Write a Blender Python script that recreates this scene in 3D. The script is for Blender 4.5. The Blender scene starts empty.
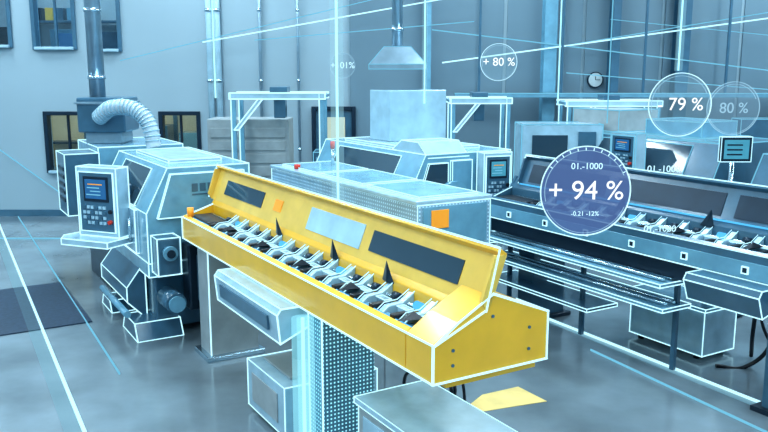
import bpy, math, random, bmesh
from mathutils import Vector, Matrix
random.seed(4)
sc=bpy.context.scene
CS,SN=0.512,0.859
YAW=math.atan2(-SN,CS)
def w2(s,t): return (CS*s+SN*t, -SN*s+CS*t)
# ------------------------------------------------------------ materials
def mat(name,col,rough=.45,metal=0.0,var=.12,scale=6,emit=None,es=0,coat=0,bump=0):
    m=bpy.data.materials.new(name);m.use_nodes=True
    nt=m.node_tree;b=nt.nodes['Principled BSDF']
    b.inputs['Roughness'].default_value=rough;b.inputs['Metallic'].default_value=metal
    if coat: b.inputs['Coat Weight'].default_value=coat;b.inputs['Coat Roughness'].default_value=.12
    tc=nt.nodes.new('ShaderNodeTexCoord');n=nt.nodes.new('ShaderNodeTexNoise')
    n.inputs['Scale'].default_value=scale;n.inputs['Detail'].default_value=5
    r=nt.nodes.new('ShaderNodeValToRGB')
    r.color_ramp.elements[0].position=.3;r.color_ramp.elements[1].position=.7
    r.color_ramp.elements[0].color=tuple(c*(1-var) for c in col)+(1,)
    r.color_ramp.elements[1].color=tuple(min(1,c*(1+var)) for c in col)+(1,)
    nt.links.new(tc.outputs['Object'],n.inputs['Vector']);nt.links.new(n.outputs['Fac'],r.inputs['Fac'])
    nt.links.new(r.outputs['Color'],b.inputs['Base Color'])
    if emit:
        b.inputs['Emission Color'].default_value=tuple(emit)+(1,);b.inputs['Emission Strength'].default_value=es
    if bump:
        bp=nt.nodes.new('ShaderNodeBump');bp.inputs['Strength'].default_value=bump
        nt.links.new(n.outputs['Fac'],bp.inputs['Height']);nt.links.new(bp.outputs['Normal'],b.inputs['Normal'])
    return m
def glow(name,col,s):
    m=bpy.data.materials.new(name);m.use_nodes=True;nt=m.node_tree;nt.nodes.clear()
    e=nt.nodes.new('ShaderNodeEmission');o=nt.nodes.new('ShaderNodeOutputMaterial')
    e.inputs[0].default_value=tuple(col)+(1,);e.inputs[1].default_value=s
    nt.links.new(e.outputs[0],o.inputs[0]);return m
def holo(name,col,s,alpha):
    m=bpy.data.materials.new(name);m.use_nodes=True;nt=m.node_tree;nt.nodes.clear()
    e=nt.nodes.new('ShaderNodeEmission');o=nt.nodes.new('ShaderNodeOutputMaterial')
    tr=nt.nodes.new('ShaderNodeBsdfTransparent');mx=nt.nodes.new('ShaderNodeMixShader')
    e.inputs[0].default_value=tuple(col)+(1,);e.inputs[1].default_value=s;mx.inputs[0].default_value=alpha
    nt.links.new(tr.outputs[0],mx.inputs[1]);nt.links.new(e.outputs[0],mx.inputs[2]);nt.links.new(mx.outputs[0],o.inputs[0])
    return m
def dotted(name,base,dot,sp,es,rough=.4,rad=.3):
    """sheet metal with a glowing dot grid painted on as emission, on any upright face"""
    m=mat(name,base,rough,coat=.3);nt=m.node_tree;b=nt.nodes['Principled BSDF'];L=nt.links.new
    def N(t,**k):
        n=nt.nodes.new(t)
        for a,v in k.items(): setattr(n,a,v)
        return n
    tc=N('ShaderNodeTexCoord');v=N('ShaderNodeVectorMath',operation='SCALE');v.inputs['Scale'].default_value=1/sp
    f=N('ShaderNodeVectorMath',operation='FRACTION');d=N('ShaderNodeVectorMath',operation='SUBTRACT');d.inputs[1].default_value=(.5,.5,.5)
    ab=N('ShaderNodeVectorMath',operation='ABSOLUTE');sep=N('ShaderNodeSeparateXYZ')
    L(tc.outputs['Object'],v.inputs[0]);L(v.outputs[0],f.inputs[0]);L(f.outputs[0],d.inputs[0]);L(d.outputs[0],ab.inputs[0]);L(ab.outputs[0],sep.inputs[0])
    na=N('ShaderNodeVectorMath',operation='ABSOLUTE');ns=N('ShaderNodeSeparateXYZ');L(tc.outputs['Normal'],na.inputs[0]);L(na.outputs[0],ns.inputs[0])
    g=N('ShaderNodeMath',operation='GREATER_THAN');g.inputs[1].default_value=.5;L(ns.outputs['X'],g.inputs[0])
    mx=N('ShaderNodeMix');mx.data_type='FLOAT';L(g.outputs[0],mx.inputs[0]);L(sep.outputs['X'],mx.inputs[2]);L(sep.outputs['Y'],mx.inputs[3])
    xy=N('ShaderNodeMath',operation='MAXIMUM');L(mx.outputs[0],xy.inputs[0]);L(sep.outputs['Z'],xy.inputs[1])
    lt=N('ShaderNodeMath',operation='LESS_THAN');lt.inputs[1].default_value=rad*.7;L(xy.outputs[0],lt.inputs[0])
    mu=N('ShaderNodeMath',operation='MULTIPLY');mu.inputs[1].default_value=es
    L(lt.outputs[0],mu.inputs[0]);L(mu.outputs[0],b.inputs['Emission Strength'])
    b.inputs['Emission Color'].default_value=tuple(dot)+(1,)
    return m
PALE=mat('pale_blue_enamel',(.16,.36,.48),.26,coat=.5)
PALE2=mat('cool_white_enamel',(.36,.54,.64),.26,coat=.5)
BEIGE=mat('beige_enamel',(.33,.375,.385),.4,coat=.2)
MID=mat('blue_grey_enamel',(.055,.14,.21),.28,coat=.5)
DARK=mat('dark_blue_steel',(.016,.036,.06),.3,.3)
BLACK=mat('black_rubber',(.007,.012,.02),.4)
STEEL=mat('brushed_steel',(.48,.62,.70),.2,.9)
YEL=mat('yellow_enamel',(.90,.50,.03),.3,var=.05,coat=.5)
YEL2=mat('yellow_enamel_pale',(.84,.55,.10),.35,var=.08,coat=.4)
ORANGE=mat('orange_plastic',(.85,.33,.03),.4,emit=(.9,.35,.03),es=.25)
RED=mat('red_plastic',(.6,.04,.02),.4)
EDGE=glow('edge_glow_cyan_white',(.50,.86,1.0),1.3)
EDGE2=glow('edge_glow_dim',(.22,.60,.82),.85)
CYAN=glow('beam_cyan',(.40,.85,1.0),1.4)
SCREEN=mat('screen_blue',(.01,.05,.13),.2,emit=(.03,.16,.35),es=.6)
SCREENG=mat('screen_teal',(.04,.18,.24),.2,emit=(.12,.45,.6),es=.4)
GLASS=mat('smoked_glass',(.035,.07,.10),.08,var=.02)
HOSE=mat('ribbed_hose',(.50,.60,.66),.45)
DUCT=mat('galvanised_duct',(.30,.42,.50),.3,.6)
PERF=dotted('dot_glow_sheet',(.25,.42,.54),(.6,.9,1),.035,.4)  # overlay dot glow put into the colour; the sheet has no holes
DOTGLOWC=dotted('dot_glow_cyan',(.12,.30,.40),(.40,.88,1),.028,.9)  # same painted dot glow in cyan, for the near leg
BLUEGLOW=glow('blue_glow',(.12,.55,1.0),1.0)  # emissive blue: glow put into tubes, rollers and rail that are no lamps
# ------------------------------------------------------------ object helper
class Obj:
    def __init__(s,name,a,b,frame='m',r=.006,em=None):
        s.e=bpy.data.objects.new(name,None);sc.collection.objects.link(s.e);s.e.empty_display_size=.1
        s.f=frame;s.o=Vector((a,b,0))
        if frame=='m':
            x,y=w2(a,b);s.e.location=(x,y,0);s.e.rotation_euler=(0,0,YAW)
        else: s.e.location=(a,b,0)
        s.lines=[];s.r=r*.88;s.em=em or EDGE
    def mesh(s,name,vs,fs,m,bev=0,edge=False,smooth=False):
        me=bpy.data.meshes.new(name);vs=[Vector(v)-s.o for v in vs]
        me.from_pydata(vs,[],fs);me.validate();me.update()
        bm=bmesh.new();bm.from_mesh(me);bmesh.ops.recalc_face_normals(bm,faces=bm.faces)
        if edge:
            for e in bm.edges: s.lines.append((e.verts[0].co.copy(),e.verts[1].co.copy()))
        bm.to_mesh(me);bm.free()
        me.materials.append(m)
        if smooth:
            for p in me.polygons:p.use_smooth=True
        ob=bpy.data.objects.new(name,me);sc.collection.objects.link(ob);ob.parent=s.e
        if bev:
            md=ob.modifiers.new('bevel','BEVEL');md.width=bev;md.segments=2;md.limit_method='ANGLE'
        return ob
    def box(s,name,a0,a1,b0,b1,z0,z1,m,bev=.008,edge=False):
        v=[(a,b,z) for z in(z0,z1) for (a,b) in((a0,b0),(a1,b0),(a1,b1),(a0,b1))]
        return s.mesh(name,v,[(0,1,2,3),(4,5,6,7),(0,1,5,4),(1,2,6,5),(2,3,7,6),(3,0,4,7)],m,bev,edge)
    def prism(s,name,prof,c0,c1,axis,m,bev=.008,edge=False):
        n=len(prof);v=[]
        for c in(c0,c1):
            for (u,w) in prof:
                v.append((c,u,w) if axis=='s' else ((u,c,w) if axis=='t' else (u,w,c)))
        f=[tuple(range(n)),tuple(range(n,2*n))]+[(i,(i+1)%n,n+(i+1)%n,n+i) for i in range(n)]
        return s.mesh(name,v,f,m,bev,edge)
    def cyl(s,name,p,q,r,m,n=20,r2=None,smooth=True):
        p=Vector(p);q=Vector(q);d=(q-p).normalized();u=d.orthogonal().normalized();w=d.cross(u);r2=r if r2 is None else r2
        v=[];
        for c,rr in((p,r),(q,r2)):
            for i in range(n):
                a=2*math.pi*i/n;v.append(c+u*math.cos(a)*rr+w*math.sin(a)*rr)
        f=[tuple(range(n)),tuple(range(n,2*n))]+[(i,(i+1)%n,n+(i+1)%n,n+i) for i in range(n)]
        ob=s.mesh(name,v,f,m)
        if smooth:
            for pl in ob.data.polygons:
                if len(pl.vertices)==4: pl.use_smooth=True
        return ob
    def obox(s,name,c,e1,n,h1,h2,h3,m,bev=.008,edge=False):
        c=Vector(c);e1=Vector(e1);n=Vector(n);z=e1.cross(n)
        if z.z<0:z=-z
        v=[c+e1*a*h1+n*b*h2+z*d*h3 for d in(-1,1) for (a,b) in((-1,-1),(1,-1),(1,1),(-1,1))]
        return s.mesh(name,v,[(0,1,2,3),(4,5,6,7),(0,1,5,4),(1,2,6,5),(2,3,7,6),(3,0,4,7)],m,bev,edge)
    def tube(s,name,pts,r,m):
        cu=bpy.data.curves.new(name,'CURVE');cu.dimensions='3D';cu.bevel_depth=r;cu.bevel_resolution=4
        sp=cu.splines.new('BEZIER');sp.bezier_points.add(len(pts)-1)
        for i,p in enumerate(pts):
            bp=sp.bezier_points[i];bp.co=Vector(p)-s.o;bp.handle_left_type=bp.handle_right_type='AUTO'
        cu.materials.append(m);cu.use_fill_caps=True
        ob=bpy.data.objects.new(name,cu);sc.collection.objects.link(ob);ob.parent=s.e;return ob
    def line(s,p,q): s.lines.append((Vector(p)-s.o,Vector(q)-s.o))
    def poly(s,pts,close=True):
        for i in range(len(pts)-(0 if close else 1)): s.line(pts[i],pts[(i+1)%len(pts)])
    def text(s,name,txt,loc,size,m,rot=(math.pi/2,0,0),ext=.002):
        cu=bpy.data.curves.new(name,'FONT');cu.body=txt;cu.size=size;cu.align_x='CENTER';cu.align_y='CENTER';cu.extrude=ext
        cu.materials.append(m);ob=bpy.data.objects.new(name,cu);sc.collection.objects.link(ob);ob.parent=s.e
        ob.location=Vector(loc)-s.o;ob.rotation_euler=rot;return ob
    def done(s):
        if not s.lines:return
        v=[];f=[]
        for p,q in s.lines:
            d=q-p
            if d.length<.004: continue
            d.normalize();u=d.orthogonal().normalized();w=d.cross(u);b=len(v)
            for c in(p-d*s.r*.6,q+d*s.r*.6):
                for i in range(4):
                    a=math.pi/2*i+math.pi/4;v.append(c+(u*math.cos(a)+w*math.sin(a))*s.r)
            f+=[(b,b+1,b+2,b+3),(b+4,b+5,b+6,b+7)]+[(b+i,b+(i+1)%4,b+4+(i+1)%4,b+4+i) for i in range(4)]
        me=bpy.data.meshes.new('edge_glow_outline');me.from_pydata(v,[],f);me.materials.append(s.em)  # overlay outline glow along part edges, added as emissive bars, no real lamps
        ob=bpy.data.objects.new('edge_glow_outline',me);sc.collection.objects.link(ob);ob.parent=s.e
        s.lines=[]
def single(name,vs,fs,m,bev=0):
    me=bpy.data.meshes.new(name);me.from_pydata(vs,[],fs);me.materials.append(m)
    bm=bmesh.new();bm.from_mesh(me);bmesh.ops.recalc_face_normals(bm,faces=bm.faces);bm.to_mesh(me);bm.free()
    ob=bpy.data.objects.new(name,me);sc.collection.objects.link(ob)
    return ob
BF=[(0,1,2,3),(4,5,6,7),(0,1,5,4),(1,2,6,5),(2,3,7,6),(3,0,4,7)]
def wbox(name,x0,x1,y0,y1,z0,z1,m):
    v=[(a,b,z) for z in(z0,z1) for (a,b) in((x0,y0),(x1,y0),(x1,y1),(x0,y1))]
    return single(name,v,BF,m)
# ------------------------------------------------------------ room
YB=14.3;XL,XR,YF=-10.5,12.5,-4.5;HC=6.2
FLOOR=mat('polished_concrete',(.18,.23,.26),.18,var=.3,scale=1.1,bump=.02,coat=.3)
WALL=mat('painted_wall_blue_grey',(.31,.42,.48),.6,var=.04,scale=.5)
WALLD=mat('wall_panel_grey',(.15,.235,.29),.5,var=.05,scale=.7)
CEIL=mat('ceiling_white',(.5,.55,.6),.8,var=.03)
def WX(px):return (px-384)*.0178
def WZ(py):return 3.8-.0172*py
WIN=[(1,-20,17,-10,44),(2,42,80,-12,46),(3,99,124,-10,48),(4,47,106,114,172),(5,162,198,114,150)]
rects=[(WX(a),WX(b),WZ(d_),WZ(c_)) for _,a,b,c_,d_ in WIN]
wbox('floor',XL,XR,YF,YB,-.1,0,FLOOR)
# back wall with real window openings: one mesh made of cells around the openings
xs=sorted({XL,XR}|{r[0] for r in rects}|{r[1] for r in rects});zs=sorted({0,HC}|{r[2] for r in rects}|{r[3] for r in rects})
v=[];f=[]
for i in range(len(xs)-1):
    for j in range(len(zs)-1):
        cx_=(xs[i]+xs[i+1])/2;cz_=(zs[j]+zs[j+1])/2
        if any(r[0]<cx_<r[1] and r[2]<cz_<r[3] for r in rects): continue
        b=len(v);v+=[(a,y_,z) for z in(zs[j],zs[j+1]) for (a,y_) in((xs[i],YB),(xs[i+1],YB),(xs[i+1],YB+.2),(xs[i],YB+.2))]
        f+=[tuple(b+q for q in t) for t in BF]
me=bpy.data.meshes.new('wall_back');me.from_pydata(v,[],f);me.materials.append(WALL);ob=bpy.data.objects.new('wall_back',me);sc.collection.objects.link(ob)
wbox('wall_left',XL-.2,XL,YF,YB,0,HC,WALL)
wbox('wall_right',XR,XR+.2,YF,YB,0,HC,WALL)
wbox('wall_front',XL,XR,YF-.2,YF,0,HC,WALL)
wbox('ceiling',XL,XR,YF,YB,HC,HC+.1,CEIL)
wbox('baseboard_back',XL,XR,YB-.02,YB,0,.12,MID)
k=0
x=-.62
while x<XR-.1:
    o=wbox('trim_%d'%k,x+.02,min(x+1.33,XR-.02),YB-.04,YB-.001,.12,HC-.02,WALLD);k+=1;x+=1.37
# adjoining offices seen through the windows
CREAM=mat('office_cream_paint',(.62,.58,.42),.6,var=.1,scale=1.6)
BLUEP=mat('office_cool_paint',(.45,.56,.62),.6,var=.1,scale=1.6)
A_=Obj('adjoining_office',-5.5,15.6,'w')
for nm,z0,z1,m in(('lower',0,2.35,CREAM),('upper',2.45,5.2,BLUEP)):
    A_.box(nm+'_back_wall',-8.3,-2.6,17.0,17.1,z0,z1,m,0)
    A_.box(nm+'_side_wall_l',-8.4,-8.3,YB+.2,17.1,z0,z1,m,0);A_.box(nm+'_side_wall_r',-2.6,-2.5,YB+.2,17.1,z0,z1,m,0)
    A_.box(nm+'_floor',-8.4,-2.5,YB+.2,17.1,z0-.1,z0,BEIGE,0);A_.box(nm+'_ceiling',-8.4,-2.5,YB+.2,17.1,z1,z1+.05,CEIL,0)
    for xx in(-7.2,-6.3,-5.35,-4.4,-3.4):
        A_.box(nm+'_wall_post',xx-.04,xx+.04,16.94,17.0,z0,z1,MID,0)
    la=bpy.data.lights.new('office_light','AREA');la.shape='RECTANGLE';la.size=4;la.size_y=1;la.energy=55 if nm=='lower' else 75;la.color=(1,.9,.7) if nm=='lower' else (.8,.93,1)
    lo=bpy.data.objects.new('office_light',la);sc.collection.objects.link(lo);lo.parent=A_.e;lo.location=(0,0,z1-.05)
A_.box('desk',-6.4,-4.6,15.2,15.8,.72,.76,MID);A_.box('cabinet',-5.0,-4.4,16.3,16.8,0,1.5,MID);A_.box('shelf',-7.0,-5.4,16.6,16.95,1.1,1.15,DARK);A_.box('cupboard',-4.2,-3.2,16.4,16.9,0,1.35,PALE)
A_.box('upper_cabinet_a',-6.2,-5.5,15.2,15.8,2.45,3.35,PALE);A_.box('upper_cabinet_screen',-6.1,-5.7,15.18,15.2,3.0,3.28,SCREEN);A_.box('upper_cabinet_b',-5.2,-4.6,15.0,15.6,2.45,3.3,MID)
A_.box('upper_board',-5.2,-4.5,16.9,16.96,3.3,4.0,SCREEN);A_.box('upper_cabinet_c',-7.4,-6.7,15.3,15.8,2.45,3.4,DARK);A_.box('upper_shelf',-7.6,-5.4,16.6,16.95,3.55,3.6,MID)
for i in range(7):A_.box('binder_%d'%i,-7.3+.22*i,-7.15+.22*i,16.65,16.85,3.6,3.85,[PALE,DARK,YEL2,MID][i%4])
PANE=bpy.data.materials.new('window_glass');PANE.use_nodes=True;nt=PANE.node_tree;nt.nodes.clear()
tr=nt.nodes.new('ShaderNodeBsdfTransparent');tr.inputs[0].default_value=(.78,.90,.96,1);gl=nt.nodes.new('ShaderNodeBsdfGlossy');gl.inputs['Roughness'].default_value=.05
mx=nt.nodes.new('ShaderNodeMixShader');mx.inputs[0].default_value=.08;oo=nt.nodes.new('ShaderNodeOutputMaterial')
nt.links.new(tr.outputs[0],mx.inputs[1]);nt.links.new(gl.outputs[0],mx.inputs[2]);nt.links.new(mx.outputs[0],oo.inputs[0])
for (n,a,b,c_,d_),mull in zip(WIN,(1,1,0,2,1)):
    x0,x1,z1,z0=WX(a),WX(b),WZ(c_),WZ(d_);fr=DARK if n>3 else MID
    o=Obj('window_%d'%n,(x0+x1)/2,YB,'w');w=.05
    o.box('pane',x0,x1,YB+.09,YB+.1,z0,z1,PANE,0)
    o.box('frame_l',x0-w,x0+.02,YB-.04,YB+.12,z0-w,z1+w,fr);o.box('frame_r',x1-.02,x1+w,YB-.04,YB+.12,z0-w,z1+w,fr)
    o.box('frame_t',x0,x1,YB-.04,YB+.12,z1-.02,z1+w,fr);o.box('sill',x0,x1,YB-.1,YB+.12,z0-w,z0,PALE2)
    for i in range(mull):
        xm=x0+(x1-x0)*(i+1)/(mull+1);o.box('mullion_%d'%i,xm-.02,xm+.02,YB+.06,YB+.12,z0,z1,fr)
d=Obj('door_1',WX(332),YB,'w')
dx0,dx1,dz=WX(316),WX(352),WZ(110)
d.box('leaf',dx0,dx1,YB-.05,YB-.002,0,dz,MID,.005)
for n_,a,b in(('frame_l',dx0-.07,dx0),('frame_r',dx1,dx1+.07)): d.box(n_,a,b,YB-.1,YB-.002,0,dz+.07,DARK)
d.box('frame_top',dx0,dx1,YB-.1,YB-.002,dz,dz+.07,DARK)
d.box('glazing',dx0+.12,dx1-.12,YB-.07,YB-.05,.95,dz-.12,CREAM,.005);d.cyl('handle',(dx0+.06,YB-.1,.95),(dx0+.06,YB-.1,1.1),.012,STEEL)
c=Obj('wall_clock',WX(592),YB-.04,'w');cx,cz=WX(592),WZ(79)
c.cyl('rim',(cx,YB-.09,cz),(cx,YB-.04,cz),.14,DARK,32);c.cyl('face',(cx,YB-.095,cz),(cx,YB-.085,cz),.12,mat('clock_face',(.5,.58,.6),.5),32)
c.box('hour_hand',cx-.006,cx+.006,YB-.1,YB-.096,cz,cz+.06,BLACK,0);c.box('minute_hand',cx,cx+.08,YB-.1,YB-.096,cz-.005,cz+.005,BLACK,0)
def pipe(name,x,y,r,m=DUCT,z0=0,z1=HC):
    o=Obj(name,x,y,'w');o.cyl('pipe',(x,y,z0),(x,y,z1),r,m)
    for z in(1.2,2.4,3.6):
        if z>z0:o.cyl('bracket',(x,y,z),(x,y,z+.05),r*1.25,STEEL)
for px in(214,222):pipe('wall_conduit',WX(px),YB-.12,.055,PALE2)
pipe('wall_conduit',WX(263),YB-.1,.03);pipe('wall_conduit',WX(300),YB-.1,.025)
def hcol(px,w,m=MID):
    x=WX(px);o=Obj('steel_column',x,YB-.2,'w')
    o.box('web',x-.015,x+.015,YB-.3,YB-.06,0,HC,m,.003)
    o.box('flange_a',x-w,x+w,YB-.32,YB-.3,0,HC,m,.003);o.box('flange_b',x-w,x+w,YB-.06,YB-.042,0,HC,m,.003)
hcol(544,.11,PALE);hcol(607,.07,MID);hcol(672,.11,MID);hcol(427,.04,PALE)
o=Obj('cable_tray',2.5,YB-.5,'w',r=.010,em=EDGE2)
o.box('tray',1.2,9,YB-.6,YB-.36,2.15,2.22,PALE,.005)
for i in range(6):
    a=1.6+1.4*i;o.box('hanger',a,a+.04,YB-.5,YB-.46,2.22,HC,MID,.003)
o.line((1.2,YB-.6,2.22),(9,YB-.6,2.22));o.done()
def lamp(x,y,l,e):
    a=bpy.data.lights.new('fluorescent','AREA');a.shape='RECTANGLE';a.size=.6;a.size_y=l;a.energy=e;a.color=(.74,.91,1.0)
    f=Obj('ceiling_light',x,y,'w');f.box('housing',x-.33,x+.33,y-l/2,y+l/2,HC-.12,HC-.02,PALE2)
    for dx in(-.34,.34): f.box('reflector',x+dx-.01,x+dx+.01,y-l/2,y+l/2,HC-.2,HC-.12,STEEL,0)
    ob=bpy.data.objects.new('fluorescent',a);sc.collection.objects.link(ob);ob.parent=f.e;ob.location=(0,0,HC-.14)
for x in(-7.5,-3,1.5,6,10):
    for y in(-1,4.2,9.4,12.8): lamp(x,y,3.0 if y<12 else 1.6,({-1:150,4.2:170,9.4:170,12.8:110}[y])*(1.2 if x<-5 else 1))
# ------------------------------------------------------------ bar feeder
LIDGLOW=mat('lid_window_glow',(.36,.55,.66),.2,emit=(.45,.75,1),es=.12)  # overlay glow on the lid, put into this pane's pale emissive colour
def feeder(name,s0,s1,t0,m,mlid,pale=False,n=14):
    o=Obj(name,(s0+s1)/2,t0+.37,r=.0078 if not pale else .0065);B=1.05
    def P(t,z):return(t0+t,B+z)
    cap=.26
    o.prism('front_wall',[P(0,0),P(0,.2),P(.035,.225),P(.06,.2),P(.06,.04),P(.3,.04),P(.3,0)],s0,s1-cap,'s',m,.004)
    o.prism('trough_floor',[P(.05,.03),P(.05,.09),P(.34,.13),P(.34,.03)],s0+.02,s1-cap,'s',BLACK,0)
    o.prism('rear_body',[P(.3,0),P(.3,.30),P(.37,.40),P(.75,.27),P(.75,0)],s0,s1-cap,'s',m,.006)
    ep=[(0,0),(0,.2),(.15,.30),(.37,.42),(.75,.27),(.75,0)]
    o.prism('end_cap',[P(*p) for p in ep],s1-cap,s1,'s',m,.01)
    o.poly([(s1+.003,t0+a,B+b) for a,b in ep])
    o.line((s1,t0+.37,B+.42),(s1-cap,t0+.37,B+.42));o.line((s1,t0+.75,B+.27),(s1-cap,t0+.75,B+.27))
    o.prism('lower_lip',[P(.1,-.05),P(.1,0),P(.7,0),P(.7,-.05)],s0+.2,s1-.03,'s',m,.004)
    o.prism('far_cap',[P(0,0),P(0,.2),P(.3,.3),P(.37,.42),P(.75,.27),P(.75,0)],s0-.04,s0+.0,'s',m,.006)
    o.box('far_motor_box',s0+.02,s0+.5,t0+.08,t0+.29,B+.1,B+.22,BLACK,.01)
    o.poly([(s0,t0-.003,B+.205),(s1,t0-.003,B+.205),(s1,t0-.003,B),(s0,t0-.003,B)])
    o.line((s0,t0+.0,B+.2),(s0,t0+.3,B+.3))
    for (t,z) in((.12,.08),(.12,.16),(.62,.08),(.62,.2),(.37,.3)):
        o.cyl('bolt',(s1,t0+t,B+z),(s1+.006,t0+t,B+z),.009,MID,10)
    lt0,lz0,lt1,lz1=.325,.335,.435,.62
    th=.022;lf=s0-.12 if not pale else s0+.1
    o.prism('lid_panel',[P(lt0,lz0),P(lt1,lz1),P(lt1+th,lz1-.005),P(lt0+th,lz0-.01)],lf,s1,'s',mlid,.003)
    o.prism('lid_flange',[P(lt1,lz1-.02),P(lt1-.045,lz1+.02),P(lt1-.03,lz1+.04),P(lt1+th,lz1)],lf,s1,'s',m,.003)
    for ss in(lf,s1-.01):
        o.prism('lid_end',[P(lt0,lz0),P(lt0-.03,lz0+.05),P(lt1-.06,lz1+.0),P(lt1,lz1)],ss-.01,ss+.015,'s',mlid,.002)
    a=lf;o.line((a,t0+lt1-.035,B+lz1+.04),(s1+.005,t0+lt1-.035,B+lz1+.04))
    o.line((s1+.01,t0+lt1-.035,B+lz1+.04),(s1+.01,t0+lt0-.005,B+lz0));o.line((a,t0+lt1-.035,B+lz1+.04),(a,t0+lt0-.02,B+lz0+.02))
    o.line((s1+.005,t0+lt0-.01,B+lz0),(s1+.005,t0,B+.2))
    L=s1-s0
    def lidpanel(nm,f0,f1,h0,h1,mm):
        e=.006;q=[]
        for h in(h0,h1): q.append(((lt1-lt0)*h+lt0-e,(lz1-lz0)*h+lz0))
        a0=s0+.1+(L-.1)*f0;a1=s0+.1+(L-.1)*f1
        o.prism(nm,[P(q[0][0],q[0][1]),P(q[1][0],q[1][1]),P(q[1][0]+.01,q[1][1]),P(q[0][0]+.01,q[0][1])],a0,a1,'s',mm,0)
    if not pale:
        lidpanel('lid_window_1',.02,.24,.28,.72,GLASS);lidpanel('lid_label',.30,.335,.35,.65,ORANGE)
        lidpanel('lid_window_2',.46,.66,.2,.75,LIDGLOW);lidpanel('lid_window_3',.69,.93,.25,.70,GLASS)  # lid_window_2 carries the overlay glow on the lid, not a lit window
    else:
        lidpanel('lid_window_1',.03,.30,.15,.8,DARK);lidpanel('lid_window_2',.33,.62,.15,.8,DARK);lidpanel('lid_window_3',.65,.96,.15,.8,DARK)
    step=(L-cap-.6)/n
    o.cyl('guide_rod_1',(s0+.1,t0+.12,B+.17),(s1-cap,t0+.12,B+.17),.010,STEEL,10)
    o.cyl('guide_rod_2',(s0+.1,t0+.26,B+.22),(s1-cap,t0+.26,B+.22),.012,STEEL,10)
    o.cyl('air_line',(s0+.1,t0+.075,B+.2),(s1-cap,t0+.075,B+.2),.006,BLUEGLOW,8)
    ln=[]
    for i in range(n):
        c0=s0+.55+step*(i+.5)
        o.prism('clamp_base_%d'%i,[P(.07,.1),P(.07,.18),P(.13,.225),P(.22,.23),P(.30,.28),P(.30,.1)],c0-.028,c0+.028,'s',PALE2,.004)
        for dd in(.03,-.03):
            ln+= [[(c0+dd,t0+.07,B+.19),(c0+dd,t0+.13,B+.235),(c0+dd,t0+.22,B+.24),(c0+dd,t0+.30,B+.29)]]
        o.box('clamp_arm_%d'%i,c0+.05,c0+.15,t0+.17,t0+.215,B+.15,B+.225,STEEL if i%2 else PALE2,.006)
        ln+= [[(c0+.05,t0+.168,B+.228),(c0+.15,t0+.168,B+.228),(c0+.15,t0+.215,B+.228),(c0+.05,t0+.215,B+.228),(c0+.05,t0+.168,B+.228)]]
        o.cyl('roller_%d'%i,(c0+.05,t0+.11,B+.18),(c0+.13,t0+.11,B+.18),.022,PALE,14)
        o.cyl('rear_roller_%d'%i,(c0-.11,t0+.25,B+.24),(c0-.05,t0+.25,B+.24),.026,BLUEGLOW if i%4==1 else DARK,14)
        o.box('gripper_%d'%i,c0-.10,c0-.05,t0+.065,t0+.16,B+.1,B+.225,BLACK,.006)
        o.box('rear_block_%d'%i,c0-.1,c0+.0,t0+.19,t0+.23,B+.12,B+.2,MID,.004,False)
        if i%3==1:
            o.mesh('finger_%d'%i,[(c0-.02,t0+.06,B+.2),(c0+.1,t0+.03,B+.24),(c0+.13,t0+.15,B+.24),(c0+.02,t0+.2,B+.2),(c0+.06,t0+.12,B+.27)],[(0,1,4),(1,2,4),(2,3,4),(3,0,4),(0,3,2,1)],BLACK)
        if i in(4,8,11) :
            o.mesh('fin_%d'%i,[(c0-.1,t0+.3,B+.28),(c0+.04,t0+.3,B+.28),(c0+.05,t0+.24,B+.44),(c0-.02,t0+.28,B+.28)],[(0,1,2),(0,3,2),(1,3,2),(0,1,3)],DARK)
    rr=o.r;o.done();o.r=.0035
    for pl in ln:o.poly(pl,False)
    o.done();o.r=rr
    return o
B=1.05
Y=feeder('bar_feeder',-7.3,-3.13,2.15,YEL,YEL2)
Y.box('leg_far',-7.05,-6.75,2.2,2.66,.03,B-.05,BEIGE,.01);Y.box('foot_far',-7.1,-6.7,2.15,2.7,0,.05,STEEL,.006)
Y.line((-6.75,2.2,.05),(-6.75,2.2,B))
Y.box('leg_near',-4.72,-4.52,2.22,2.62,.03,B-.05,DOTGLOWC,.01);Y.box('foot_near',-4.8,-4.45,2.17,2.67,0,.05,STEEL,.006)
Y.line((-4.52,2.22,.05),(-4.52,2.22,B-.05));Y.line((-4.72,2.22,.05),(-4.72,2.22,B-.05))
Y.cyl('warning_lamp',(-7.2,2.2,B+.22),(-7.2,2.2,B+.3),.03,ORANGE,14)
Y.prism('catch_chute',[(2.02,.80),(2.0,1.0),(2.03,1.04),(2.25,1.04),(2.25,.9)],-5.98,-4.74,'s',PALE2,.006,True)
Y.prism('chute_recess',[(1.995,.86),(1.99,.96),(2.01,.96),(2.01,.86)],-5.85,-4.9,'s',MID,0)
Y.done()
# beam glow by the near leg, added as translucent emissive cylinders
x_,y_=w2(-4.62,2.13)
LC=Obj('leg_beam_glow',x_,y_,'w');COLH=holo('leg_beam_glow_cyan',(.35,.85,1.0),1.1,.26)
LC.cyl('outer_glow',(x_,y_,.0),(x_,y_,1.0),.075,COLH,28);LC.cyl('inner_glow',(x_,y_,.0),(x_,y_,1.0),.04,COLH,24);LC.cyl('core',(x_,y_,0),(x_,y_,1.0),.012,CYAN,10)
K=Obj('coolant_tank',-5.2,2.5,r=.0055)
K.box('tank',-5.58,-4.88,2.1,2.85,.05,.42,PALE2,.012,True);K.box('lid',-5.5,-5.0,2.2,2.75,.42,.44,BEIGE,.006)
K.cyl('pump',(-5.35,2.45,.44),(-5.35,2.45,.66),.07,MID,20);K.cyl('pump_head',(-5.35,2.45,.66),(-5.35,2.45,.72),.085,DARK,20)
for a in(-5.5,-4.96):
    for b in(2.18,2.77):K.cyl('caster',(a,b,0),(a,b,.05),.03,BLACK,12)
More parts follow.
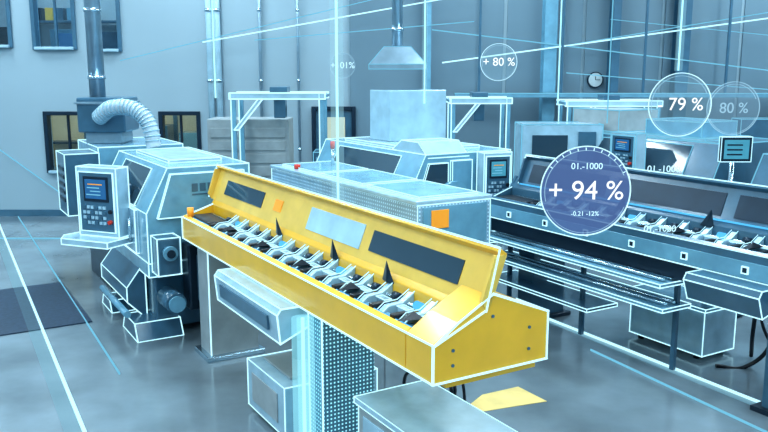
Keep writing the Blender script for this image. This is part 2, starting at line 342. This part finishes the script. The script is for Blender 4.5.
K.box('front_hatch',-5.48,-5.0,2.092,2.1,.12,.34,BEIGE,.003)
K.tube('hose',[(-5.3,2.4,.6),(-5.0,2.75,.75),(-4.6,2.85,.55),(-4.3,2.7,.75),(-4.1,2.9,.95)],.014,BLACK)
K.done()
K=Obj('low_cabinet',-3.65,2.55,r=.0045)
K.box('body',-4.12,-3.25,2.27,2.78,.04,.56,BEIGE,.01,True);K.box('top',-4.14,-3.23,2.25,2.8,.56,.60,PALE2,.006,True)
K.box('plinth',-4.08,-3.3,2.3,2.75,0,.04,DARK,.003)
K.box('door',-4.05,-3.7,2.26,2.27,.1,.5,PALE2,.003);K.box('door_b',-3.66,-3.32,2.26,2.27,.1,.5,PALE2,.003)
K.done()
K=Obj('cable_bundle',-4.45,2.95)
K.tube('cable_a',[(-4.75,3.0,.015),(-4.5,2.95,.5),(-4.35,3.05,.2),(-4.2,2.95,.75),(-4.45,2.9,1.0)],.012,BLACK)
K.tube('cable_b',[(-4.75,2.9,.015),(-4.6,3.1,.35),(-4.4,2.92,.6),(-4.3,3.05,.35),(-4.15,2.9,.9)],.012,BLACK)
K.tube('cable_c',[(-4.9,3.1,.015),(-4.7,3.05,.25),(-4.5,3.1,.45),(-4.25,3.1,.2),(-4.0,3.0,.5),(-4.1,2.9,.95)],.01,BLACK)
# ------------------------------------------------------------ lathes
def lathe(name,s0,s1,t0,t1,zt,edge=EDGE,r=.007,body=PALE,slope=.22):
    o=Obj(name,(s0+s1)/2,(t0+t1)/2,r=r,em=edge)
    o.box('plinth',s0+.15,s1-.12,t0+.08,t1-.1,.06,.72,MID,.015)
    for a in(s0+.25,s1-.3):
        for b in(t0+.15,t1-.2): o.cyl('levelling_foot',(a,b,0),(a,b,.08),.05,DARK,14)
    o.box('chip_pan',s0+.05,s1-.02,t0,t1,.62,.76,PALE,.01,True)
    pr=[(t0,.76),(t0,1.25),(t0+slope,zt),(t1,zt),(t1,.76)]
    o.prism('enclosure',pr,s0,s1,'s',body,.015,True)
    a,b=s0+.35,s1-.35
    o.box('sliding_door',a,b,t0-.03,t0+.005,.8,1.24,PALE2,.008,True)
    o.prism('door_window',[(t0-.005,1.27),(t0+slope-.03,zt-.05),(t0+slope,zt-.05),(t0+.03,1.27)],a+.1,b-.1,'s',GLASS,.003,True)
    o.cyl('door_handle',(b-.1,t0-.06,.9),(b-.1,t0-.06,1.15),.015,STEEL)
    o.box('roof_hatch',s0+.3,s1-.4,t0+.35,t1-.15,zt,zt+.03,PALE2,.008,True)
    return o
A=lathe('cnc_lathe',-9.6,-7.62,1.9,2.95,1.68)
A.prism('end_panel',[(2.0,1.2),(2.14,1.62),(2.88,1.62),(2.88,1.2)],-7.62,-7.58,'s',PALE,.01,True)
for i in range(3):A.box('logo_bar_%d'%i,-7.58,-7.575,2.34+.08*i,2.40+.08*i,1.44,1.52,MID,.004)
A.box('logo_line',-7.58,-7.575,2.34,2.56,1.405,1.42,MID,0)
A.cyl('spindle_housing',(-7.62,2.45,1.1),(-7.45,2.45,1.1),.13,MID,28);A.cyl('spindle_ring',(-7.45,2.45,1.1),(-7.43,2.45,1.1),.15,PALE2,28)
A.box('gearbox_guard',-7.62,-7.40,1.93,2.15,.68,1.04,MID,.02,True)
A.cyl('coupling',(-7.40,2.04,.9),(-7.34,2.04,.9),.07,PALE,24);A.cyl('coupling_hub',(-7.34,2.04,.9),(-7.32,2.04,.9),.04,DARK,20)
A.cyl('motor',(-7.62,2.06,.42),(-7.3,2.06,.42),.10,MID,24);A.cyl('motor_fan_cover',(-7.3,2.06,.42),(-7.27,2.06,.42),.08,PALE,24)
A.box('gear_cover',-7.62,-7.4,2.22,2.85,.3,.95,DARK,.02)
A.prism('foot_block',[(-8.2,0),(-8.1,.16),(-7.7,.16),(-7.6,0)],1.75,2.2,'t',MID,.006,True)
A.prism('foot_block_rear',[(-9.2,0),(-9.12,.12),(-8.8,.12),(-8.72,0)],1.75,2.1,'t',MID,.006,True)
A.prism('lower_slope',[(1.95,.1),(1.76,.3),(1.76,.45),(1.95,.7)],-9.2,-8.0,'s',MID,.01,True)
A.cyl('drain_pipe',(-8.9,1.70,.25),(-7.75,1.70,.25),.035,PALE,14)
for i in range(4):A.box('rib_%d'%i,-7.40,-7.39,2.3+.13*i,2.36+.13*i,.4,.85,MID,.004)
def pendant(o,c,e1,n,w,h,scr=SCREEN):
    e1=Vector(e1).normalized();n=Vector(n).normalized();z=Vector((0,0,1));c=Vector(c)
    o.obox('pendant_box',c,e1,n,w,.09,h,PALE2,.012,True)
    f=c+n*.09
    o.obox('pendant_bezel',f+n*.004,e1,n,w*.86,.006,h*.86,MID,.004,True)
    o.obox('screen_frame',f+n*.012+z*h*.38,e1,n,w*.62,.006,h*.36,DARK,.003)
    o.obox('screen',f+n*.018+z*h*.38,e1,n,w*.52,.004,h*.28,scr,.001)
    for i in range(4):
        o.obox('screen_row_%d'%i,f+n*.023+z*(h*(.52-.1*i))-e1*w*.1*(i%2),e1,n,w*(.36-.05*(i%3)),.001,h*.015,EDGE2 if i else ORANGE,0)
    for r_ in range(4):
        for q in range(6):
            o.obox('key_%d_%d'%(r_,q),f+n*.014+z*(-h*.15-h*.15*r_)+e1*w*(-.62+.2*q),e1,n,w*.07,.006,h*.045,PALE2 if (q+r_)%3 else MID,0)
    o.cyl('emergency_stop',f+e1*w*.68-z*h*.55,f+e1*w*.68-z*h*.55+n*.045,.02,RED,16)
    o.cyl('dial',f+e1*w*.68-z*h*.25,f+e1*w*.68-z*h*.25+n*.03,.02,BLACK,16)
pc=Vector((-8.34,1.66,1.30));e1=(.802,.598,0);nn=(.598,-.802,0)
pendant(A,pc,e1,nn,.25,.35)
E1=Vector(e1);N=Vector(nn)
tc=pc+Vector((0,0,-.385))
tv=[];
for z in(-.03,.03):
    for (a,b) in((-.34,-.12),(-.40,.16),(-.30,.30),(.28,.30),(.30,-.12)):
        tv.append(tc+E1*a+N*b+Vector((0,0,z)))
A.mesh('pendant_tray',tv,[(0,1,2,3,4),(5,6,7,8,9)]+[(i,(i+1)%5,5+(i+1)%5,5+i) for i in range(5)],PALE2,.006,True)
A.box('pendant_arm',-8.55,-8.35,1.7,1.95,1.1,1.45,MID,.01)
A.box('electrical_cabinet',-10.9,-9.68,1.9,2.9,.75,1.72,PALE,.015,True);A.box('electrical_cabinet_base',-10.85,-9.7,1.95,2.85,0,.75,DARK,.01)
A.box('cabinet_side_box',-10.2,-9.65,1.52,1.9,.95,1.66,MID,.012,True)
for i in range(5):A.box('louvre_%d'%i,-10.1,-9.75,1.51,1.52,1.1+.09*i,1.14+.09*i,DARK,0)
A.done()
fx,fy=-3.42,10.0
F=Obj('extraction_fan',fx,fy,'w',r=.008,em=EDGE2)
F.box('fan_box',fx-.29,fx+.29,fy-.28,fy+.28,1.86,2.28,MID,.02)
F.box('fan_base',fx-.22,fx+.22,fy-.22,fy+.22,1.72,1.86,DUCT,.01)
F.box('flange',fx-.31,fx+.31,fy-.3,fy+.3,2.2,2.23,DUCT,.004)
F.cyl('duct_up',(fx-.12,fy,2.28),(fx-.12,fy,HC),.095,DUCT,24)
for z in(2.5,3.3,4.1):F.cyl('duct_collar',(fx-.12,fy,z),(fx-.12,fy,z+.04),.108,STEEL,24)
pts=[(fx+.0,fy-.32,2.05),(fx+.22,fy-.5,2.17),(fx+.5,fy-.6,2.16),(fx+.68,fy-.65,2.0),(fx+.74,fy-.68,1.72)]
F.tube('hose',pts,.085,HOSE)
def bez(pts,n):
    out=[]
    for i in range(len(pts)-1):
        p0=Vector(pts[max(i-1,0)]);p1=Vector(pts[i]);p2=Vector(pts[i+1]);p3=Vector(pts[min(i+2,len(pts)-1)])
        for j in range(n):
            t=j/n;out.append(.5*((2*p1)+(-p0+p2)*t+(2*p0-5*p1+4*p2-p3)*t*t+(-p0+3*p1-3*p2+p3)*t**3))
    return out
cc=bez(pts,6)
for i in range(len(cc)-1):
    dd=(cc[i+1]-cc[i]).normalized();F.cyl('hose_rib_%d'%i,cc[i]-dd*.008,cc[i]+dd*.008,.097,PALE2,20)
F.done()
Bm=lathe('cnc_lathe',-9.6,-7.2,4.6,6.0,1.70)
Bm.prism('slanted_hood',[(-7.95,1.70),(-7.75,1.82),(-7.4,1.82),(-7.2,1.66)],4.85,5.4,'t',PALE2,.01,True)
Bm.prism('end_window',[(4.75,1.3),(4.85,1.6),(5.1,1.6),(5.1,1.3)],-7.2,-7.17,'s',GLASS,.004,True)
Bm.box('end_panel',-7.2,-7.16,5.15,5.42,1.0,1.62,PALE,.01,True)
Bm.cyl('end_arch',(-7.2,5.15,1.2),(-7.1,5.15,1.2),.2,PALE,32)
Bm.box('end_lower',-7.2,-7.0,4.7,5.3,.3,1.0,MID,.02,True)
pendant(Bm,(-7.02,5.62,1.42),(.2,.98,0),(.98,-.2,0),.17,.29,SCREENG)
Bm.box('mist_collector',-9.0,-8.5,5.15,6.0,1.73,2.36,PALE2,.012)
Bm.done()
H=Obj('extraction_hood',.17,10.5,'w',r=.005,em=EDGE2)
hx,hy=.17,10.5
v=[(hx+a*.36,hy+b*.32,2.62) for a,b in((-1,-1),(1,-1),(1,1),(-1,1))]+[(hx+a*.36,hy+b*.32,2.68) for a,b in((-1,-1),(1,-1),(1,1),(-1,1))]+[(hx+a*.17,hy+b*.15,2.9) for a,b in((-1,-1),(1,-1),(1,1),(-1,1))]
H.mesh('hood_shell',v,[(0,1,2,3)]+[(i,(i+1)%4,4+(i+1)%4,4+i) for i in range(4)]+[(4+i,4+(i+1)%4,8+(i+1)%4,8+i) for i in range(4)]+[(8,9,10,11)],DUCT,.005,True)
H.cyl('hood_pipe',(hx,hy,2.9),(hx,hy,HC),.07,DUCT,20)
H.cyl('collar',(hx,hy,3.1),(hx,hy,3.14),.085,STEEL,20);H.done()
C=Obj('closed_bar_feeder',-7.2,4.06,r=.006)
C.box('cabinet_body',-8.75,-5.6,3.67,4.45,1.05,1.47,PERF,.012,True)  # PERF is the painted dot glow; the sheet has no holes
C.box('cabinet_lid',-8.75,-5.6,3.65,4.47,1.47,1.51,PALE2,.01)
for i in range(3): C.box('lid_segment_%d'%i,-8.6+1.0*i,-7.7+1.0*i,3.75,4.38,1.51,1.525,PALE,.004,True)
C.box('end_plate',-5.6,-5.585,3.72,4.4,1.1,1.45,PALE,.003);C.box('orange_label',-5.585,-5.575,3.80,3.98,1.26,1.42,ORANGE,.002)
C.line((-5.6,3.67,1.3),(-8.75,3.67,1.3))
for a in(-8.4,-6.1):
    C.box('leg',a-.12,a+.12,3.8,4.3,.03,1.05,MID,.01);C.box('foot',a-.18,a+.18,3.72,4.38,0,.04,DARK,.004)
C.box('motor_housing',-5.9,-5.62,3.8,4.3,.6,1.05,MID,.02,True)
C.cyl('red_button',(-8.2,3.75,1.51),(-8.2,3.75,1.56),.035,RED,16);C.cyl('lamp_post',(-8.2,4.2,1.51),(-8.2,4.2,1.72),.02,STEEL,12);C.cyl('signal_lamp',(-8.2,4.2,1.72),(-8.2,4.2,1.8),.025,RED,14)
C.done()
R=feeder('bar_feeder',-6.72,-2.6,5.33,MID,MID,pale=True,n=14)
R.box('front_panel',-6.70,-2.62,5.318,5.33,1.06,1.19,PALE,.003)
R.cyl('glow_rail',(-6.6,5.64,1.40),(-2.7,5.64,1.40),.008,BLUEGLOW,8)
for a in(-6.3,-3.4):
    R.box('leg',a-.12,a+.12,5.5,5.95,.03,B-.05,MID,.01);R.box('foot',a-.18,a+.18,5.45,6.0,0,.04,DARK,.004)
R.box('front_skirt',-6.72,-2.6,5.36,5.4,.9,1.05,DARK,.004)
for i in range(7):
    a=-6.4+.55*i
    R.box('icon_plate_%d'%i,a,a+.05,5.308,5.318,1.10,1.15,DARK,.002,True)
for j,(z,ta) in enumerate(((.84,5.2),(.62,5.25))):
    R.box('shelf_%d'%j,-6.7,-4.3,ta,ta+.35,z,z+.03,PALE,.004,True)
    for q in(.1,.2):R.cyl('bar_stock_%d'%j,(-6.68,ta+q,z+.05),(-4.35,ta+q,z+.05),.016,STEEL,10)
R.box('shelf_low',-6.7,-5.2,5.3,5.7,.38,.41,MID,.004,True)
for a in(-6.6,-5.5,-4.4): R.box('shelf_post',a,a+.04,5.5,5.54,.05,B-.05,MID,.003)
R.prism('catch_chute',[(5.16,.84),(5.10,1.0),(5.13,1.05),(5.36,1.05),(5.36,.9)],-4.0,-3.35,'s',MID,.006,True)
R.box('rear_console',-6.2,-3.2,6.1,6.5,1.1,1.45,MID,.01,True)
R.done()
T=Obj('parts_washer_tank',-4.87,6.22,r=.006)
T.box('tank',-5.3,-4.45,6.0,6.45,.05,.47,PALE2,.012,True);T.box('tank_lid',-5.32,-4.43,5.98,6.47,.47,.50,PALE,.006,True)
for a in(-5.2,-4.55):
    for b in(6.06,6.39):T.cyl('caster',(a,b,0),(a,b,.06),.03,BLACK,12)
T.cyl('pump',(-4.65,6.3,.5),(-4.65,6.3,.67),.06,MID,18)
T.done()
T=Obj('power_cable',-4.2,6.2)
T.tube('cable',[(-4.3,6.5,.015),(-4.2,6.35,.35),(-4.25,6.5,.75),(-4.05,6.35,.9),(-3.95,6.3,.4),(-4.15,6.2,.015),(-4.3,6.0,.015)],.018,BLACK)
T.tube('cable_loop',[(-4.0,6.4,.015),(-3.9,6.35,.5),(-4.0,6.5,.85),(-4.2,6.45,.5),(-4.1,6.6,.015)],.014,BLACK)
G=lathe('cnc_lathe',-9.6,-6.2,8.3,9.7,1.72,edge=EDGE2,r=.009,body=MID);pendant(G,(-7.4,8.15,1.55),(1,0,0),(0,-1,0),.22,.25,SCREEN)
G.box('top_box',-8.9,-8.0,8.6,9.4,1.75,2.05,BEIGE,.01,True);G.box('top_box_b',-7.6,-6.7,8.7,9.4,1.75,1.95,PALE,.01,True);G.done()
G=lathe('cnc_lathe',-5.7,-3.0,8.3,9.7,1.65,edge=EDGE2,r=.009,body=MID)
G.box('top_box',-5.2,-4.4,8.6,9.4,1.68,1.88,PALE,.01,True);G.done()
Mo=Obj('monitor_stand',3.68,8.4,'w',r=.005)
Mo.cyl('base',(3.68,8.4,0),(3.68,8.4,.03),.22,DARK);Mo.cyl('post',(3.68,8.43,.03),(3.68,8.43,1.7),.025,STEEL)
Mo.box('display',3.52,3.84,8.34,8.4,1.66,1.92,DARK,.01,True);Mo.box('screen',3.55,3.81,8.335,8.34,1.69,1.89,SCREENG,.001)
for i in range(3):Mo.box('screen_row_%d'%i,3.58,3.74,8.33,8.335,1.73+.05*i,1.745+.05*i,DARK,0)
Mo.done()
S=Obj('storage_cabinet',-1.95,12.0,'w',r=.008,em=EDGE2)
S.box('body',-2.6,-1.4,11.8,12.4,.06,1.9,BEIGE,.01);S.box('plinth',-2.55,-1.45,11.85,12.35,0,.06,DARK,.003)
for i in range(8):S.box('shutter_rib_%d'%i,-2.55,-1.45,11.785,11.8,.3+.19*i,.44+.19*i,BEIGE,.004)
S.done()
S=Obj('tool_trolley',-.75,12.6,'w',r=.008,em=EDGE2)
S.box('body',-1.1,-.3,12.4,12.9,.1,1.35,MID,.01,True)
for i in range(4):S.box('drawer_%d'%i,-1.06,-.34,12.385,12.4,.2+.28*i,.44+.28*i,PALE,.005)
S.box('bin_red',-.9,-.7,12.5,12.7,1.35,1.5,MID,.01);S.box('bin_blue',-.6,-.4,12.5,12.7,1.35,1.48,PALE2,.01)
for a in(-1.0,-.4):
    for b in(12.48,12.82):S.cyl('caster',(a,b,0),(a,b,.1),.04,BLACK,12)
S.done()
def gantry(x0,x1,y,z,back=.6):
    g=Obj('gantry_frame',(x0+x1)/2,y,'w',r=.010)
    for yy in(y,y+back):
        g.box('beam',x0,x1,yy-.04,yy+.04,z-.08,z,PALE2,.005,True)
        for xx in(x0+.05,x1-.05):
            g.box('post',xx-.03,xx+.03,yy-.03,yy+.03,0,z-.08,PALE,.005)
            g.line((xx-.03,yy-.035,.05),(xx-.03,yy-.035,z))
    xm=x0+(x1-x0)*.5
    for i in range(4):
        xx=x0+(x1-x0)*(i/3);g.box('cross_%d'%i,xx-.02,xx+.02,y,y+back,z-.06,z-.02,PALE,.003)
    g.mesh('brace_a',[(x0+.05,y-.03,z-.5),(x0+.11,y-.03,z-.5),(x0+.45,y-.03,z-.08),(x0+.39,y-.03,z-.08),(x0+.05,y+.0,z-.5),(x0+.11,y+.0,z-.5),(x0+.45,y+.0,z-.08),(x0+.39,y+.0,z-.08)],[(0,1,2,3),(4,5,6,7),(0,1,5,4),(1,2,6,5),(2,3,7,6),(3,0,4,7)],PALE2,0,True)
    g.box('trolley',xm-.12,xm+.12,y+.1,y+back-.1,z,z+.08,MID,.01)
    g.box('hoist',xm-.08,xm+.08,y+.2,y+.4,z-.35,z-.08,MID,.01)
    g.done()
gantry(-2.1,-.8,11.0,2.3);gantry(.98,1.9,12.0,2.2);gantry(2.75,4.2,12.2,2.15)
W_=Obj('machining_center',2.5,11.6,'w',r=.008,em=EDGE2)
W_.box('base',1.9,3.2,11.4,12.0,0,.9,MID,.02);W_.box('column',1.95,3.1,11.35,11.95,.9,1.85,PALE2,.02,True)
W_.box('window',2.1,2.6,11.33,11.35,1.2,1.7,GLASS,.004);W_.box('panel',2.75,3.0,11.32,11.35,1.3,1.75,MID,.004);W_.done()
W_=Obj('workbench',5.3,12.6,'w',r=.008,em=EDGE2)
W_.box('top',4.2,7.2,12.3,13.0,.9,.96,BEIGE,.01)
for a in(4.3,7.05):
    for b in(12.35,12.9):W_.box('leg',a,a+.06,b,b+.06,0,.9,MID,.004)
W_.box('tool_cabinet',4.4,5.4,12.5,12.95,.96,1.7,PALE,.01,True);W_.box('rack',5.6,7.0,12.6,12.95,.96,1.85,MID,.01,True);W_.done()
# ------------------------------------------------------------ floor items
def fpoly(name,pts,z,m,zb=.0005):
    n=len(pts);v=[(x,y,zb) for x,y in pts]+[(x,y,z) for x,y in pts]
    return single(name,v,[tuple(range(n)),tuple(range(n,2*n))]+[(i,(i+1)%n,n+(i+1)%n,n+i) for i in range(n)],m)
fpoly('rubber_mat',[w2(-10.35,-1.6),w2(-8.5,-1.6),w2(-8.5,1.5),w2(-10.35,1.5)],.012,mat('rubber_mat_navy',(.022,.045,.08),.45,var=.3,scale=30))
fpoly('floor_marking',[(.55,5.75),(.80,6.15),(1.12,6.32),(1.30,6.02)],.004,mat('floor_paint_yellow',(.75,.56,.2),.5))
def strip(p,q,w,m=EDGE,name='floor_light_streak'):
    p=Vector(p);q=Vector(q);d=(q-p).normalized();n=Vector((-d.y,d.x))*w/2
    fpoly(name,[tuple(p-n),tuple(q-n),tuple(q+n),tuple(p+n)],.018,m)  # light streak on the floor, added as a thin emissive slab
HAZE=holo('floor_beam_haze',(.35,.75,.95),.8,.14)  # painted haze around the floor streaks
strip((1.72,8.2),(4.2,3.85),.022);strip((1.70,8.2),(4.15,3.8),.10,HAZE)
strip((1.95,7.2),(3.0,5.0),.010,EDGE2)
strip((-7.0,14.2),(-1.49,4.2),.026);strip((-7.08,14.2),(-1.57,4.2),.12,HAZE);strip((-6.6,14.2),(-2.3,6.6),.012,EDGE2);strip((-7.6,14.2),(-2.6,4.6),.010,EDGE2)
strip((-9.5,12.3),(-4.9,12.3),.02,EDGE2);strip((-9.5,11.0),(-5.5,10.8),.015,EDGE2)
JOINT=mat('floor_joint',(.07,.10,.12),.7)
for xx in(-6.0,0.0,6.0): fpoly('trim_floor_joint',[(xx,-4.4),(xx+.012,-4.4),(xx+.012,14.2),(xx,14.2)],.001,JOINT)
# ------------------------------------------------------------ overlay light beams and streaks, added as glowing rods
BEAMH=holo('beam_haze',(.45,.85,1.0),.9,.14)
def beam(x,y,z0,r=.008,m=CYAN,haze=0):
    o=Obj('light_beam',x,y,'w');o.cyl('streak',(x,y,z0),(x,y,HC),r,m,8)  # vertical overlay beam, added as an emissive rod
    if haze:o.cyl('halo_glow',(x,y,z0),(x,y,HC),haze,BEAMH,24)
beam(-.36,6.2,1.52,.010,haze=.05)
beam(.31,6.2,2.35,.006,haze=.02);beam(-1.25,6.0,2.4,.006,haze=.02);beam(1.55,7.2,2.3,.006);beam(1.72,6.2,2.2,.005,EDGE2);beam(2.28,6.3,2.6,.007,haze=.03)
def wline(p,q,r=.012,m=EDGE2,y=YB-.34):
    o=Obj('wall_light_streak',(WX(p[0])+WX(q[0]))/2,y,'w')
    o.cyl('streak',(WX(p[0]),y,WZ(p[1])),(WX(q[0]),y,WZ(q[1])),r,m,8)  # overlay light streak, added as an emissive rod in front of the wall
wline((130,60),(460,-20),.008);wline((210,42),(470,-5),.011,EDGE);wline((430,30),(800,75),.010);wline((440,62),(800,12),.012,EDGE);wline((560,72),(800,92),.008);wline((260,40),(470,22),.008);wline((0,150),(70,205),.012,EDGE2,YB-.1)
wline((560,45),(800,5),.008);wline((600,20),(800,40),.006)
# ------------------------------------------------------------ holographic gauges
DISC=holo('holo_disc_violet',(.10,.18,.40),.9,.66);DISC2=holo('holo_disc_faint',(.30,.55,.75),.7,.22);DISC3=holo('holo_disc_clear',(.35,.68,.9),.7,.16)
WHT=glow('holo_text_white',(.9,.97,1),1.1);RNG=holo('holo_ring',(.55,.86,1.0),1.2,.85);RNG2=holo('holo_ring_faint',(.45,.75,.95),.9,.45)
def gauge(x,y,z,r,txt,disc,ring,ts,sub=None,tm=None):
    o=Obj('holographic_gauge',x,y,'w')
    if disc:o.cyl('disc',(x,y+.004,z),(x,y-.004,z),r*.97,disc,64)
    def ann(nm,r0,r1,a0=0,a1=2*math.pi,m=ring):
        n=64;v=[];f=[]
        for i in range(n+1):
            a=a0+(a1-a0)*i/n
            for rr in(r0,r1):
                for yy in(-.006,.002): v.append((x+rr*math.cos(a),y+yy-.006,z+rr*math.sin(a)))
        for i in range(n):
            b=4*i;f+=[(b,b+4,b+6,b+2),(b+1,b+3,b+7,b+5),(b,b+1,b+5,b+4),(b+2,b+6,b+7,b+3)]
        o.mesh(nm,v,f,m)
    ann('outer_ring',r*.975,r)
    ann('inner_arc',r*.89,r*.905,.4,3.4,RNG2)
    ann('arc_b',r*.93,r*.94,3.6,5.9,RNG2)
    o.text('value',txt,(x,y-.02,z),ts,tm or WHT)
    if sub:
        o.text('subvalue',sub,(x,y-.02,z+r*.55),ts*.33,RNG);o.text('subvalue_b','-0.21 -12%',(x,y-.02,z-r*.5),ts*.24,RNG)
        for i in range(12):
            a=math.pi*(.15+.06*i);o.cyl('tick_%d'%i,(x+r*.9*math.cos(a),y-.012,z+r*.9*math.sin(a)),(x+r*.96*math.cos(a),y-.012,z+r*.96*math.sin(a)),.004,RNG,6)
gauge(1.64,6.45,1.635,.37,'+ 94 %',DISC,RNG,.22,'01.-1000')
gauge(.90,6.4,2.665,.145,'+ 80 %',DISC3,RNG,.09)
gauge(2.38,6.5,2.33,.255,'- 79 %',DISC3,RNG,.145)
gauge(2.82,6.52,2.30,.215,'80 %',DISC2,RNG2,.12,tm=RNG2)
gauge(-.33,6.5,2.64,.10,'+101%',DISC2,RNG2,.07,tm=RNG)
o=Obj('holographic_label',2.27,6.4,'w')
o.text('label_a','01.-1000',(2.25,6.4,1.82),.075,RNG);o.text('label_b','01.-1000',(2.25,6.4,1.33),.075,RNG)
# ------------------------------------------------------------ world, camera, colour
w=bpy.data.worlds.new('world');sc.world=w;w.use_nodes=True;w.node_tree.nodes['Background'].inputs[0].default_value=(.4,.6,.75,1);w.node_tree.nodes['Background'].inputs[1].default_value=.3
cam=bpy.data.cameras.new('camera');cam.sensor_width=36;cam.lens=800/768*36
co=bpy.data.objects.new('camera',cam);sc.collection.objects.link(co);co.location=(0,0,2.6);co.rotation_euler=(math.radians(90-10.3),0,0);sc.camera=co
sc.view_settings.view_transform='Standard'
try: sc.view_settings.look='Medium High Contrast'
except Exception as ex: print(ex)
for ob in list(sc.objects):
    if ob.type=='EMPTY' and not ob.children: bpy.data.objects.remove(ob)
